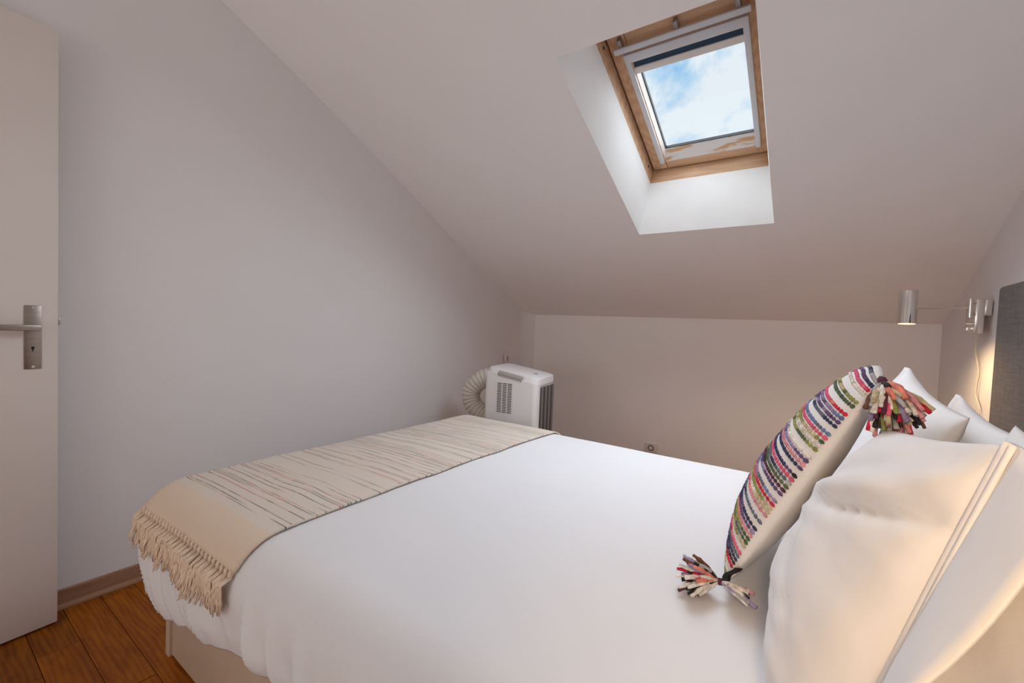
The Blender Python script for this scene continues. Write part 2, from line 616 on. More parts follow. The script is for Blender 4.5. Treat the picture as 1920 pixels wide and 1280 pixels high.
# ================================================================== SETTING
# ---- floor: planks running along X, 0.101 m wide
fl = MB().box((-2.45, YBACK, -0.06), (0.65, 3.7, -0.012)).build('floor', simple('subfloor', (0.02, 0.012, 0.008), 0.9))
label(fl, kind='structure')
plank_meshes = {}
rng = random.Random(3)
y = 0.263 - 0.101 * 24
row = 0
while y < 3.58:
    y1 = y + 0.101
    xs = -2.33
    first = rng.uniform(0.35, 0.9)
    if abs(y - 0.465) < 0.01:
        first = 0.19
    while xs < 0.62:
        ln = first if xs == -2.33 else rng.choice((0.9, 1.1, 1.3))
        xe = min(xs + ln, 0.63)
        key = (round(xe - xs, 2), xs == -2.33)
        if key not in plank_meshes:
            bmp = MB().box((0, 0, -0.014), (xe - xs - 0.0012, 0.0995, 0.0), 0.0012, 1)
            o = bmp.build('plank', M_PLANK, fl)
            plank_meshes[key] = o.data
        else:
            o = link('plank', plank_meshes[key], None, fl)
        o.location = (xs, y, rng.uniform(-0.0006, 0.0))
        xs = xe
    y = y1
    row += 1

# ---- walls
def strip_wall(name, bottoms, tops, m, thick_dir, nz=1):
    """inner face between two polylines (bilinear grid), given a real thickness outwards"""
    k = len(bottoms)
    V, F = [], []
    T = Vector(thick_dir)
    R = nz + 1
    for lay in (0, 1):
        for i in range(k):
            for j in range(R):
                V.append(Vector(bottoms[i]).lerp(Vector(tops[i]), j / nz) + T * lay)
    n1 = k * R
    for i in range(k - 1):
        for j in range(nz):
            a = i * R + j
            F += [(a, a + R, a + R + 1, a + 1), (n1 + a, n1 + a + 1, n1 + a + R + 1, n1 + a + R)]
        a, c = i * R, (i + 1) * R
        F += [(a + nz, c + nz, n1 + c + nz, n1 + a + nz), (a, n1 + a, n1 + c, c)]
    for i in (0, k - 1):
        for j in range(nz):
            a = i * R + j
            F.append((a, a + 1, n1 + a + 1, n1 + a))
    o = mesh(name, V, F, m, None, True)
    o.data.set_sharp_from_angle(angle=math.radians(7 if nz > 1 else 30))
    label(o, kind='structure')
    return o


YFLAT = YK - (ZFLAT - ZK) / math.tan(TH)
left_top = [(-2.172, YBACK), (-2.172, YFLAT), (-2.172, 0.838), (-2.181, 1.303), (-2.212, 1.84), (-2.294, 2.665), (-2.331, 3.47)]
left_bot = [(-2.204, YBACK), (-2.204, YFLAT), (-2.204, 0.838), (-2.204, 1.303), (-2.204, 1.84), (-2.206, 2.58), (-2.331, 3.47)]
# soft plastered corner towards the knee wall
corner = [(-2.331 + 0.10 * (1 - math.cos(a)) + 0.0, 3.47 + 0.113 * math.sin(a)) for a in (0.35, 0.75, 1.15, math.pi / 2)]
lt = left_top + corner
lb = left_bot + corner
zt_ = [min(ZFLAT, ceil_z(y)) for x, y in lt]
strip_wall('wall_left', [(x, y, 0) for x, y in lb], [(x, y, z) for (x, y), z in zip(lt, zt_)], M_WALL, (-0.12, 0, 0), 24)
kx0 = corner[-1][0]
strip_wall('wall_back', [(kx0, YK, 0), (XR, YK, 0)], [(kx0, YK, ZK), (XR, YK, ZK)], M_KNEE, (0, 0.12, 0))
right_top = [(0.602, YK), (0.612, 3.294), (0.612, 2.762), (0.613, 2.488), (0.613, YFLAT), (0.613, YBACK)]
right_bot = [(XR, y) for x, y in right_top]
strip_wall('wall_right', [(x, y, 0) for x, y in right_bot], [(x, y, min(ZFLAT, ceil_z(y))) for x, y in right_top], M_WALL, (0.12, 0, 0))
strip_wall('wall_front', [(-2.2, YBACK, 0), (0.61, YBACK, 0)], [(-2.2, YBACK, ZFLAT), (0.61, YBACK, ZFLAT)], M_WALL, (0, -0.12, 0))

# ---- ceiling: slope with the roof window opening, and the flat part behind
def slope_pt(x, s, o=0.0):
    return Vector((x, YK - s * CS + o * SN, ZK + s * SN + o * CS))


OX0, OX1, OS0, OS1 = -0.8975, -0.2097, 1.116, 2.282
FX0, FX1, FS0, FS1, FO = -0.8905, -0.262, 1.134, 2.09, 0.36


def s_of_y(yy):
    return (YK - yy) / CS


outer = [(x - 0.02, s_of_y(y)) for x, y in lt[1:]] + [(0.62, 0.0)] + [(x + 0.02, s_of_y(y)) for x, y in right_top[:5]]
outer = [(lt[1][0] - 0.02, s_of_y(YFLAT))] + [(x, s_of_y(y)) for x, y in lt[2:]] + [(kx0, 0.0)] + [(x, s_of_y(y)) for x, y in right_top[:5]]
hole = [(OX0, OS0), (OX1, OS0), (OX1, OS1), (OX0, OS1)]
tri = tessellate_polygon([[Vector((a, c, 0)) for a, c in outer], [Vector((a, c, 0)) for a, c in hole]])
pts = [slope_pt(a, c) for a, c in outer + hole]
V = list(pts)
F = [tuple(t_) for t_ in tri]
# flat part
i0 = len(V)
V += [Vector((-2.19, YFLAT, ZFLAT)), Vector((0.613, YFLAT, ZFLAT)), Vector((0.613, YBACK, ZFLAT)), Vector((-2.19, YBACK, ZFLAT))]
F.append((i0, i0 + 1, i0 + 2, i0 + 3))
# outer skin so that the roof has thickness
me_c = mesh('ceiling', V, F, M_CEIL)
label(me_c, kind='structure')
# the plastered shaft of the roof window
names = ('bottom', 'right', 'top', 'left')
A = [slope_pt(*p) for p in hole]
B = [slope_pt(FX0, FS0, FO), slope_pt(FX1, FS0, FO), slope_pt(FX1, FS1, FO), slope_pt(FX0, FS1, FO)]
V, F = A + B, [(i, (i + 1) % 4, 4 + (i + 1) % 4, 4 + i) for i in range(4)]
n8 = len(V)
# outside faces of the shaft (thickness)
cA = sum(A, Vector()) / 4
cB = sum(B, Vector()) / 4
V += [p + (p - cA).normalized() * 0.06 + (cB - cA).normalized() * 0.004 for p in A] + [p + (p - cB).normalized() * 0.06 for p in B]
F += [(8 + i, 12 + i, 12 + (i + 1) % 4, 8 + (i + 1) % 4) for i in range(4)] + [(4 + i, 4 + (i + 1) % 4, 12 + (i + 1) % 4, 12 + i) for i in range(4)]
sh = mesh('trim_1', V, F, M_SHAFT)
label(sh, 'white plastered splayed shaft below the roof window', kind='structure')

# ---- baseboards
bb = empty('baseboard_left', (XL, 0, 0))
label(bb, 'light brown oak baseboard along the left wall', kind='structure')
MB().box((0.0, YBACK, 0.0), (0.014, 2.58, 0.066), 0.003).build('board', M_BASEB, bb)
prof = [(0.014, 0.0)] + [(0.014 + 0.014 * math.cos(a), 0.016 * math.sin(a)) for a in [i * math.pi / 12 for i in range(7)]]
V = [(px_, yy, pz_) for yy in (YBACK, 2.58) for px_, pz_ in prof]
k = len(prof)
F = [(i, (i + 1) % k, k + (i + 1) % k, k + i) for i in range(k)] + [tuple(range(k)), tuple(range(2 * k - 1, k - 1, -1))]
mesh('quarter_round', V, F, M_BASEB, bb)
bb2 = box('baseboard_back', (-2.22, YK - 0.014, 0.0), (XR, YK, 0.066), M_BASEB, None, 0.003)
label(bb2, 'light brown oak baseboard along the low back wall', kind='structure')
bb3 = box('baseboard_right', (XR - 0.014, YBACK, 0.0), (XR, YK - 0.015, 0.066), M_BASEB, None, 0.003)
label(bb3, 'light brown oak baseboard along the headboard wall', kind='structure')

# ---- roof window
R4 = Matrix(((1, 0, 0, 0), (0, -CS, -SN, YK), (0, SN, -CS, ZK), (0, 0, 0, 1)))  # local: x, s (up the slope), -o (towards the room)
win = empty('window_1', mat=R4)
label(win, 'pine framed roof window with navy roller blind in the sloped ceiling', kind='structure')


def wb(name, x0, x1, s0, s1, o0, o1, m, parent=None, bev=0.002):
    return box(name, (x0, s0, -o1), (x1, s1, -o0), m, parent or win, bev)


fo0, fo1 = FO - 0.002, FO + 0.16
T_ = 0.05
wb('frame_rail', FX0 - T_, FX1 + T_, FS0 - T_, FS0, fo0, fo1, M_PINE_X)
wb('frame_rail', FX0 - T_, FX1 + T_, FS1, FS1 + T_, fo0, fo1, M_PINE_X)
wb('frame_stile', FX0 - T_, FX0, FS0, FS1, fo0, fo1, M_PINE_Y)
wb('frame_stile', FX1, FX1 + T_, FS0, FS1, fo0, fo1, M_PINE_Y)
SO = 0.45  # face of the sash
sx0, sx1, ss0, ss1 = -0.881, -0.271, 1.145, 2.080
wx0, wx1, ws0 = -0.829, -0.300, 1.199
gx0, gx1, gs0, gs1 = -0.790, -0.326, 1.262, 1.895
wb('sash_stile', sx0, wx0 + 0.03, ss0, ss1, SO, SO + 0.06, M_PINE_Y)
wb('sash_stile', gx1 + 0.004, sx1, ss0, ss1, SO, SO + 0.06, M_PINE_Y)
wb('sash_rail', sx0 + 0.085, gx1 + 0.004, ss0, ws0, SO, SO + 0.06, M_PINE_X)
wb('sash_rail', sx0 + 0.085, gx1 + 0.004, gs1, ss1, SO, SO + 0.06, M_PINE_X)
gap = MB()
for a in ((FX0, sx0 + 0.01, FS0, FS1), (sx1 - 0.01, FX1, FS0, FS1), (FX0, FX1, FS0, ss0 + 0.01), (FX0, FX1, ss1 - 0.01, FS1)):
    gap.box((a[0], a[2], -SO - 0.075), (a[1], a[3], -SO - 0.062))
gap.build('draught_seal', M_GASKET, win)
# painted inner ledge of the sash with wear, sloping to the glass
V = [(wx0 + 0.028, ws0, -SO - 0.001), (wx1 - 0.02, ws0, -SO - 0.001), (gx1, gs0, -SO - 0.034), (gx0, gs0, -SO - 0.034),
     (wx0 + 0.028, ws0, -SO - 0.06), (wx1 - 0.02, ws0, -SO - 0.06), (gx1, gs0, -SO - 0.06), (gx0, gs0, -SO - 0.06)]
mesh('sill_ledge', V, [(0, 1, 2, 3), (4, 7, 6, 5), (0, 4, 5, 1), (1, 5, 6, 2), (2, 6, 7, 3), (3, 7, 4, 0)], M_WORN, win)
V = [(wx0 + 0.028, ws0, -SO - 0.001), (gx0, gs0, -SO - 0.034), (gx0, gs1, -SO - 0.034), (wx0 + 0.028, gs1, -SO - 0.001),
     (wx0 + 0.028, ws0, -SO - 0.06), (gx0, gs0, -SO - 0.06), (gx0, gs1, -SO - 0.06), (wx0 + 0.028, gs1, -SO - 0.06)]
mesh('side_ledge', V, [(0, 1, 2, 3), (4, 7, 6, 5), (0, 4, 5, 1), (1, 5, 6, 2), (2, 6, 7, 3), (3, 7, 4, 0)], M_PLASTIC, win)
# gasket and glass
g = MB()
for a in ((gx0, gx0 + 0.005, gs0, gs1), (gx1 - 0.004, gx1, gs0, gs1), (gx0, gx1, gs0, gs0 + 0.004), (gx0, gx1, gs1 - 0.004, gs1)):
    g.box((a[0], a[2], -SO - 0.055), (a[1], a[3], -SO - 0.036))
g.build('gasket', M_GASKET, win)
mesh('glass_pane', [(gx0, gs0, -SO - 0.045), (gx1, gs0, -SO - 0.045), (gx1, gs1, -SO - 0.045), (gx0, gs1, -SO - 0.045)], [(0, 1, 2, 3)], M_GLASS, win)
# roller blind cassette with side channels
bl = empty('roller_blind')
bl.parent = win
def bbx(name, x0, x1, s0, s1, o0, o1, m, bev=0.002):
    return box(name, (x0, s0, -o1), (x1, s1, -o0), m, bl, bev)
bbx('side_channel', wx0, wx0 + 0.026, ws0 - 0.002, 1.876, SO - 0.012, SO + 0.004, M_ALU)
bbx('side_channel', wx1 - 0.025, wx1, ws0 - 0.002, 1.876, SO - 0.012, SO + 0.004, M_ALU)
bbx('headbox', wx0, wx1, 1.876, 1.918, SO - 0.016, SO + 0.03, M_ALU, 0.004)
bbx('head_lip', wx0 + 0.026, wx1 - 0.025, 1.866, 1.876, SO - 0.004, SO + 0.03, M_PLASTIC)
bbx('blind_cloth', wx0 + 0.024, wx1 - 0.023, 1.825, 1.874, SO + 0.006, SO + 0.010, M_BLIND, 0)
bbx('pull_bar', wx0 + 0.024, wx1 - 0.023, 1.799, 1.833, SO - 0.001, SO + 0.014, M_PLASTIC, 0.003)
# handle bar of the ventilation flap
hb = box('handle_bar', (-0.853, 1.945, -SO + 0.028), (-0.285, 1.972, -SO + 0.040), M_ALU, win, 0.003)
for bxx in (-0.82, -0.57, -0.33):
    box('bar_bracket', (bxx - 0.009, 1.952, -SO + 0.0), (bxx + 0.009, 2.004, -SO + 0.030), M_BRACKET, hb, 0.002)
for sv in (1.22, 2.0):
    MB().cyl((FX0 - 0.001, sv, -FO - 0.055), (FX0 + 0.002, sv, -FO - 0.055), 0.008, 12).build('hinge_screw', M_GASKET, win)

# ---- door, swung open in front of the left wall
hd = Vector((0.103291, -0.994651, 0))
nd_ = Vector((0.994651, 0.103291, 0))      # face towards the camera
dm = Matrix(((hd.x, nd_.x, 0, -2.091), (hd.y, nd_.y, 0, 0.336), (0, 0, 1, 0), (0, 0, 0, 1)))
door = empty('door_1', mat=dm)
label(door, 'cream flat panel door standing open against the left wall', kind='structure')
box('door_leaf', (0.0, -0.04, 0.008), (0.83, 0.0, 1.991), M_DOOR, door, 0.003)
pl = box('lock_plate', (0.0394, 0.0, 0.884), (0.0794, 0.003, 1.0905), M_STEEL, door, 0.0014)
MB().cyl((0.0602, 0.0028, 0.953), (0.0602, 0.0035, 0.953), 0.0042, 16).box((0.0586, 0.0028, 0.942), (0.0618, 0.0035, 0.953)).build('keyhole', M_BLACK, pl)
for z in (1.083, 0.892):
    MB().cyl((0.0595, 0.003, z), (0.0595, 0.0042, z), 0.0036, 14).build('plate_screw', M_NICKEL, pl)
lv = MB()
lv.cyl((0.0595, 0.003, 1.019), (0.0595, 0.040, 1.019), 0.009, 18)
lv.box((0.0500, 0.032, 1.0095), (0.175, 0.044, 1.0285), 0.003)
lv.build('lever_handle', M_STEEL, door, True, 40)
box('latch_bolt', (-0.009, -0.026, 1.027), (0.002, -0.014, 1.051), M_STEEL, door, 0.001)

# ---- wall plate and socket
dv = Vector((-0.125, 0.89, 0)).normalized()
nv = Vector((dv.y, -dv.x, 0))
q = Vector((-2.206, 2.58, 0)) + dv * 0.645
pm = Matrix(((dv.x, nv.x, 0, q.x), (dv.y, nv.y, 0, q.y), (0, 0, 1, 0.79), (0, 0, 0, 1)))
sw = empty('wall_switch', mat=pm)
label(sw, 'small white wall plate with dark rocker above the air conditioner', 'switch')
box('plate', (-0.04, 0.0, -0.04), (0.04, 0.009, 0.04), M_PLASTIC, sw, 0.003)
box('rocker', (-0.006, 0.009, -0.024), (0.022, 0.0115, 0.022), M_ACGREY, sw, 0.001)
sk = empty('wall_socket', (-1.064, YK, 0.137))
label(sk, 'white wall socket on the low back wall, half hidden behind the bed', 'socket')
box('plate', (-0.055, -0.011, -0.04), (0.055, 0.0, 0.04), M_PLASTIC, sk, 0.003)
MB().tube([(0.0 + 0.021 * math.cos(a), -0.012, 0.0 + 0.021 * math.sin(a)) for a in [i * math.pi / 12 for i in range(25)]], 0.004, 6, False).build('socket_ring', M_ACDARK, sk, True)
MB().cyl((0, -0.014, 0), (0, -0.010, 0), 0.017, 20).build('socket_face', M_PLASTIC, sk)

# ================================================================== BED
bed = empty('bed', (-0.6, 1.2, 0))
label(bed, 'pale laminate bed base under the white duvet, corner resting on the wood floor', 'bed')
def bedpart(name, lo, hi, m, bev=0.003):
    off = Vector((-0.6, 1.2, 0))
    return box(name, Vector(lo) - off, Vector(hi) - off, m, bed, bev)
BX0, BX1, BY0, BY1 = -1.648, 0.52, 0.506, 1.945
bedpart('corner_post', (BX0, BY0, 0.0), (BX0 + 0.030, BY0 + 0.03, 0.30), M_PANEL)
bedpart('corner_post', (BX0, BY1 - 0.03, 0.0), (BX0 + 0.030, BY1, 0.30), M_PANEL)
bedpart('side_panel', (BX0 + 0.031, BY0 + 0.008, 0.006), (BX1, BY0 + 0.026, 0.30), M_PANEL)
bedpart('side_panel', (BX0 + 0.031, BY1 - 0.026, 0.006), (BX1, BY1 - 0.008, 0.30), M_PANEL)
bedpart('foot_panel', (BX0 + 0.004, BY0 + 0.031, 0.006), (BX0 + 0.022, BY1 - 0.031, 0.30), M_PANEL)
bedpart('slat_deck', (BX0 + 0.004, BY0 + 0.004, 0.30), (BX1, BY1 - 0.004, 0.33), M_PANEL)
bedpart('mattress', (BX0 + 0.02, BY0 + 0.02, 0.331), (BX1 - 0.004, BY1 - 0.02, 0.50), M_MATT, 0.03)

# headboard on the right wall
hbm = MB()
HY0, HY1, HZ0, HZ1, HX0, HX1 = 0.02, 2.303, 0.02, 1.300, 0.526, 0.604
hbm.box((HX0, HY0, HZ0), (HX1, HY1, HZ1), 0.014, 3)
hbo = hbm.build('headboard', M_UPH, None, True, 50)
label(hbo, 'tall grey fabric headboard against the right wall behind the pillows', 'headboard')

# ---- duvet surface
DX0, DX1, DY0, DY1, ZT, RC, RE = -1.735, 0.490, 0.44, 2.03, 0.562, 0.13, 0.12
cx, cy = (DX0 + DX1) / 2, (DY0 + DY1) / 2


def sdf_in(x, y, RCc=RC):
    """distance inside the rounded rectangle"""
    qx, qy = abs(x - cx) - ((DX1 - DX0) / 2 - RCc), abs(y - cy) - ((DY1 - DY0) / 2 - RCc)
    d_ = math.hypot(max(qx, 0), max(qy, 0)) + min(max(qx, qy), 0) - RCc
    return -d_


def top_z(x, y):
    d_ = max(sdf_in(x, y), 0.0)
    z = ZT
    if d_ < RE:
        z = ZT - RE + math.sqrt(max(RE * RE - (RE - d_) ** 2, 0))
    k_ = min(1, d_ / 0.25)
    z += 0.006 * k_ * noise.noise(Vector((x * 3.1, y * 3.7, 0.3))) + 0.0025 * k_ * noise.noise(Vector((x * 9, y * 8, 1.3)))
    z -= 0.010 * (1 - min(1, d_ / 0.45))
    return z


def hem_z(x, y):
    if y < DY0 + 0.2:
        t_ = min(max((x + 1.50) / 0.65, 0), 1)
        return 0.232 + 0.125 * t_ 
    return 0.24


def fold(p, z, hem, side):
    """outward displacement on the hanging part: slanting soft pleats, tucked in at the hem"""
    dpt = max(0.0, (ZT - RE - z) / max(ZT - RE - hem, 1e-3))
    on = min(1.0, max(0.0, (ZT - 0.055 - z) / 0.16))
    on = on * on * (3 - 2 * on)
    ph = p + 0.62 * z
    a_ = noise.noise(Vector((ph * 6.8, 3.1, 0.8 * z)))
    b_ = noise.noise(Vector((ph * 10.0 + 4.0, 9.1, 1.5 * z)))
    r1 = math.exp(-(a_ / 0.17) ** 2)
    r2 = math.exp(-(b_ / 0.13) ** 2)
    broad = noise.noise(Vector((ph * 4.0, 1.7, z)))
    if isinstance(side, tuple) and side[1] == 1:
        on = 0.0
    amp = on * (1 - 0.55 * min(1, dpt) ** 3)
    return amp * (0.027 * r1 + 0.015 * r2 + 0.014 * broad) - 0.040 * max(0, dpt - 0.6) ** 1.6


def perim():
    """samples around the rounded rectangle: (corner centre, angle or edge point)"""
    out_ = []
    cs = [(DX0 + RC, DY0 + RC, 180, 270), (DX1 - RC, DY0 + RC, 270, 360), (DX1 - RC, DY1 - RC, 0, 90), (DX0 + RC, DY1 - RC, 90, 180)]
    ne = (260, 150, 200, 150)
    for i, (ax, ay, a0, a1) in enumerate(cs):
        na = 26
        for j in range(na):
            a = math.radians(a0 + (a1 - a0) * j / na)
            out_.append(('c', i, a, 0))
        for j in range(ne[i]):
            out_.append(('e', i, math.radians(a1), j / ne[i]))
    return out_


PER = perim()


def per_pt(sm, inset):
    """point and outward normal of one perimeter sample at an inset"""
    kind, i, a, t_ = sm
    r_ = max(RC - inset, 0.0)
    ins = max(inset - RC, 0.0)
    C_ = [(DX0 + RC + ins, DY0 + RC + ins), (DX1 - RC - ins, DY0 + RC + ins), (DX1 - RC - ins, DY1 - RC - ins), (DX0 + RC + ins, DY1 - RC - ins)]
    nrm = (math.cos(a), math.sin(a))
    p = Vector((C_[i][0] + r_ * nrm[0], C_[i][1] + r_ * nrm[1]))
    if kind == 'e':
        j = (i + 1) % 4
        q_ = Vector((C_[j][0] + r_ * nrm[0], C_[j][1] + r_ * nrm[1]))
        p = p.lerp(q_, t_)
    return p, nrm


V, F = [], []
nP = len(PER)
# arc length parameter for folds
plen = [0.0]
pts0 = [per_pt(s_, 0)[0] for s_ in PER]
for i in range(1, nP):
    plen.append(plen[-1] + (pts0[i] - pts0[i - 1]).length)
rings = 0
ND = 22
for k in range(ND + 1):      # hanging part, from hem up
    for i, s_ in enumerate(PER):
        p, nrm = per_pt(s_, 0)
        hz = hem_z(p.x, p.y)
        z0 = ZT - RE - 0.010
        z = hz + (z0 - hz) * k / ND
        pp = p.x if (s_[1] == 0 and s_[0] == 'e') else (p.x - (p.y - DY0) * 0.9 if p.x < -1.5 and p.y < 1 else plen[i])
        f_ = fold(pp, z, hz, s_)
        V.append((p.x + nrm[0] * f_, p.y + nrm[1] * f_, z))
    rings += 1
for ins in [RE * (1 - math.cos(a)) for a in [math.radians(x_) for x_ in (8, 16, 24, 33, 42, 51, 60, 70, 80, 90)]] + [0.15, 0.19, 0.24, 0.3, 0.38, 0.47, 0.57, 0.67, 0.76, 0.79]:
    for i, s_ in enumerate(PER):
        p, nrm = per_pt(s_, ins)
        z = top_z(p.x, p.y)
        f_ = 0.0
        if ins < RE:
            pb = pts0[i]
            pp = pb.x if (s_[1] == 0 and s_[0] == 'e') else (pb.x - (pb.y - DY0) * 0.9 if pb.x < -1.5 and pb.y < 1 else plen[i])
            f_ = fold(pp, z, hem_z(pb.x, pb.y), s_) * (1 - ins / RE)
        V.append((p.x + nrm[0] * f_, p.y + nrm[1] * f_, z))
    rings += 1
for k in range(rings - 1):
    for i in range(nP):
        j = (i + 1) % nP
        F.append((k * nP + i, k * nP + j, (k + 1) * nP + j, (k + 1) * nP + i))
# closing strip along the middle
last = (rings - 1) * nP
F.append(tuple(last + i for i in range(nP)))
dv_o = mesh('duvet', V, F, M_LINEN, None, True)
label(dv_o, 'white cotton duvet spread over the bed, folds hanging over its near side', 'duvet')
sol = dv_o.modifiers.new('thickness', 'SOLIDIFY')
sol.thickness = 0.012
sol.offset = -1

# ---- woven throw laid across the foot
TX0, TX1 = -1.695, -1.055
TW = 44


def throw_pt(u, yy, drop):
    """u 0..1 across; yy plan position while on top; drop > 0 hanging"""
    lift = 0.0085
    if drop is None:
        x = TX0 + (TX1 - TX0) * u
        z = top_z(x, yy)
        # outward direction for the lift
        e_ = 0.004
        gx = (top_z(x + e_, yy) - top_z(x - e_, yy)) / (2 * e_)
        gy = (top_z(x, yy + e_) - top_z(x, yy - e_)) / (2 * e_)
        nn = Vector((-gx, -gy, 1)).normalized()
        return Vector((x, yy, z)) + nn * lift


def edge_y(x):
    """near boundary of the plan at x"""
    xc_ = DX0 + RC
    if x < xc_:
        return DY0 + RC - math.sqrt(max(RC * RC - (xc_ - x) ** 2, 0))
    return DY0


cols = []
LEN_TOP = None
for i in range(TW + 1):
    u = i / TW
    # slight taper: photo shows the right edge leaning a little
    x = TX0 + (TX1 - TX0) * u
    line = []
    ye = edge_y(x)
    yf_ = 1.985
    NY = 130
    for j in range(NY + 1):
        t_ = j / NY
        yy = yf_ + (ye + 0.0004 - yf_) * t_
        # denser near the edge
        line.append(throw_pt(u, yf_ + (ye + 0.0002 - yf_) * (1 - (1 - t_) ** 1.8), None))
    # hanging
    zb = 0.498 + 0.012 * u
    ztop = line[-1].z
    xc_ = DX0 + RC
    nrm = Vector((0, -1, 0)) if x >= xc_ else Vector((x - xc_, ye - (DY0 + RC), 0)).normalized()
    zend = 0.418 + 0.02 * u
    for j in range(1, 13):
        z = ztop + (zend - ztop) * j / 12
        pp = x if x >= xc_ else x - (ye - DY0) * 0.9
        f_ = max(fold(pp, z, 0.24, None), 0.35 * fold(pp, z, 0.24, None))
        line.append(Vector((x, ye, z)) + nrm * (f_ + 0.009))
    # resample to equal arc length from the far end
    cols.append(line)


def resample(line, n):
    L = [0.0]
    for a_, b_ in zip(line, line[1:]):
        L.append(L[-1] + (b_ - a_).length)
    tot = L[-1]
    outp = []
    j = 0
    for k_ in range(n + 1):
        s_ = tot * k_ / n
        while j < len(L) - 2 and L[j + 1] < s_:
            j += 1
        f_ = (s_ - L[j]) / max(L[j + 1] - L[j], 1e-9)
        outp.append((line[j].lerp(line[j + 1], min(max(f_, 0), 1)), s_))
    return outp, tot


TN = 150
grid = []
tots = []
for line in cols:
    # cut at the woven end: the hanging part is woven for the first bit only
    cut = len(line)
    g_, tot = resample(line[:cut], TN)
    grid.append(g_)
    tots.append(tot)
# woven part ends where z falls to the fringe line
woven = []
for i, g_ in enumerate(grid):
    u = i / TW
    zend = 0.490 + 0.020 * u
    zend = min(zend, 0.50)
    lst = [p for p, s_ in g_]
    # find the arc length at which the near side passes zend
    for k_ in range(len(lst) - 1, 0, -1):
        if lst[k_ - 1].z >= zend > lst[k_].z:
            break
    cut_ = lst[k_ - 1].lerp(lst[k_], (lst[k_ - 1].z - zend) / max(lst[k_ - 1].z - lst[k_].z, 1e-6))
    r_, tot = resample(lst[:k_] + [cut_], TN)
    woven.append((r_, tot, lst[k_:]))
V, F, UV = [], [], []
tmax = max(w[1] for w in woven)
for i in range(TW + 1):
    for k_ in range(TN + 1):
        p, s_ = woven[i][0][k_]
        wr = 0.003 * noise.noise(p * 7.0)
        V.append(p + Vector((0, 0, max(wr, -0.003))))
        UV.append((i / TW * 0.64, s_ + (tmax - woven[i][1])))
for i in range(TW):
    for k_ in range(TN):
        a = i * (TN + 1) + k_
        F.append((a, a + 1, a + TN + 2, a + TN + 1))
me = bpy.data.meshes.new('throw_blanket')
me.from_pydata([tuple(v) for v in V], [], F)
uvl = me.uv_layers.new(name='UVMap')
for lp in me.loops:
    uvl.data[lp.index].uv = UV[lp.vertex_index]
for p in me.polygons:
    p.use_smooth = True
thr = link('throw_blanket', me, M_THROW)
label(thr, 'cream woven throw with broken coloured lines and fringe across the bed foot', 'throw')
bm = bmesh.new()
bm.from_mesh(me)
bmesh.ops.recalc_face_normals(bm, faces=bm.faces)
bm.to_mesh(me)
bm.free()
md = thr.modifiers.new('thickness', 'SOLIDIFY')
md.thickness = 0.006
md.offset = 0
# fringe: knotted tassels along the near end
NF = 30
rngf = random.Random(11)
for f in range(NF):
    u = (f + 0.5) / NF
    fi = u * TW
    i = min(int(fi), TW - 1)
    w0 = woven[i][0][-1][0].lerp(woven[i + 1][0][-1][0], fi - i)
    up_ = woven[i][0][-4][0]
    x = w0.x
    ye = edge_y(x)
    xc_ = DX0 + RC
    nrm = Vector((0, -1, 0)) if x >= xc_ else Vector((x - xc_, ye - (DY0 + RC), 0)).normalized()
    tang = Vector((-nrm.y, nrm.x, 0))
    tang = tang if tang.x > 0 else -tang
    mb = MB()
    base = w0 + nrm * 0.003
    mb.tube([base + Vector((0, 0, 0.006)), base, base + Vector((0, 0, -0.007)), base + Vector((0, 0, -0.012))], [0.003, 0.0058, 0.0055, 0.003], 7)
    for s_ in range(12):
        ln = rngf.uniform(0.056, 0.090)
        sx = -0.013 + 0.026 * (s_ + rngf.random()) / 12
        pts = []
        for k_ in range(6):
            t_ = k_ / 5
            z = base.z - 0.008 - ln * t_
            pp = x if x >= xc_ else x - (ye - DY0) * 0.9
            fo_ = max(0.0, fold(pp, z, 0.24, None)) + 0.013 + rngf.uniform(0, 0.006) * (1 if k_ else 0)
            lat = sx * (0.45 + 0.7 * t_) + 0.003 * math.sin(5 * t_ + s_ * 2.1) + 0.010 * t_ * noise.noise(Vector((f * 0.35, 0, 1)))
            pts.append(Vector((x, ye, z)) + nrm * (fo_ if k_ else (base - Vector((x, ye, base.z))).dot(nrm)) + tang * lat)
        mb.tube(pts, [0.0023, 0.0025, 0.0023, 0.0022, 0.0020, 0.0012], 5)
    mb.build('fringe_tassel', M_FRINGE, thr, True)

# ================================================================== PILLOWS
def pillow_fn(O, wd, hd_, nd__, Wd, H, T, Tb=None, bulge_low=0.25, ear=0.06, hfun=None, power=0.5, wr=0.006, seed=0.0, extra=None, lean=0.0):
    """returns f(u, v, side, lift) on the pillow surface; u,v in -1..1"""
    Tb = Tb if Tb is not None else T

    def f(u, v, side, lift=0.0):
        uu, vv = max(-1, min(1, u)), max(-1, min(1, v))
        e_ = ((1 - abs(uu) ** 2.3) * (1 - abs(vv) ** 2.3))
        th = max(e_, 0) ** power
        t_ = (T if side > 0 else Tb) * th * (1 - bulge_low * vv)
        a = Wd / 2 * u * (1 - ear * (1 - vv * vv) * abs(uu) ** 3)
        hh = H * (hfun(uu) if hfun else 1.0)
        b_ = hh * (0.5 + 0.5 * v * (1 - ear * (1 - uu * uu) * abs(vv) ** 3))
        w_ = wr * min(1, 3 * th) * (noise.noise(Vector((u * 2.2 + seed, v * 3.4, seed))) + 0.5 * noise.noise(Vector((u * 4.6 + seed, v * 8.0, 2.2 + seed))))
        c = side * (t_ + w_ + lift)
        if extra:
            c += extra(uu, vv, side) * min(1, 3 * th)
        c += lean * (0.5 + 0.5 * vv) ** 2
        return O + wd * a + hd_ * b_ + nd__ * c

    return f


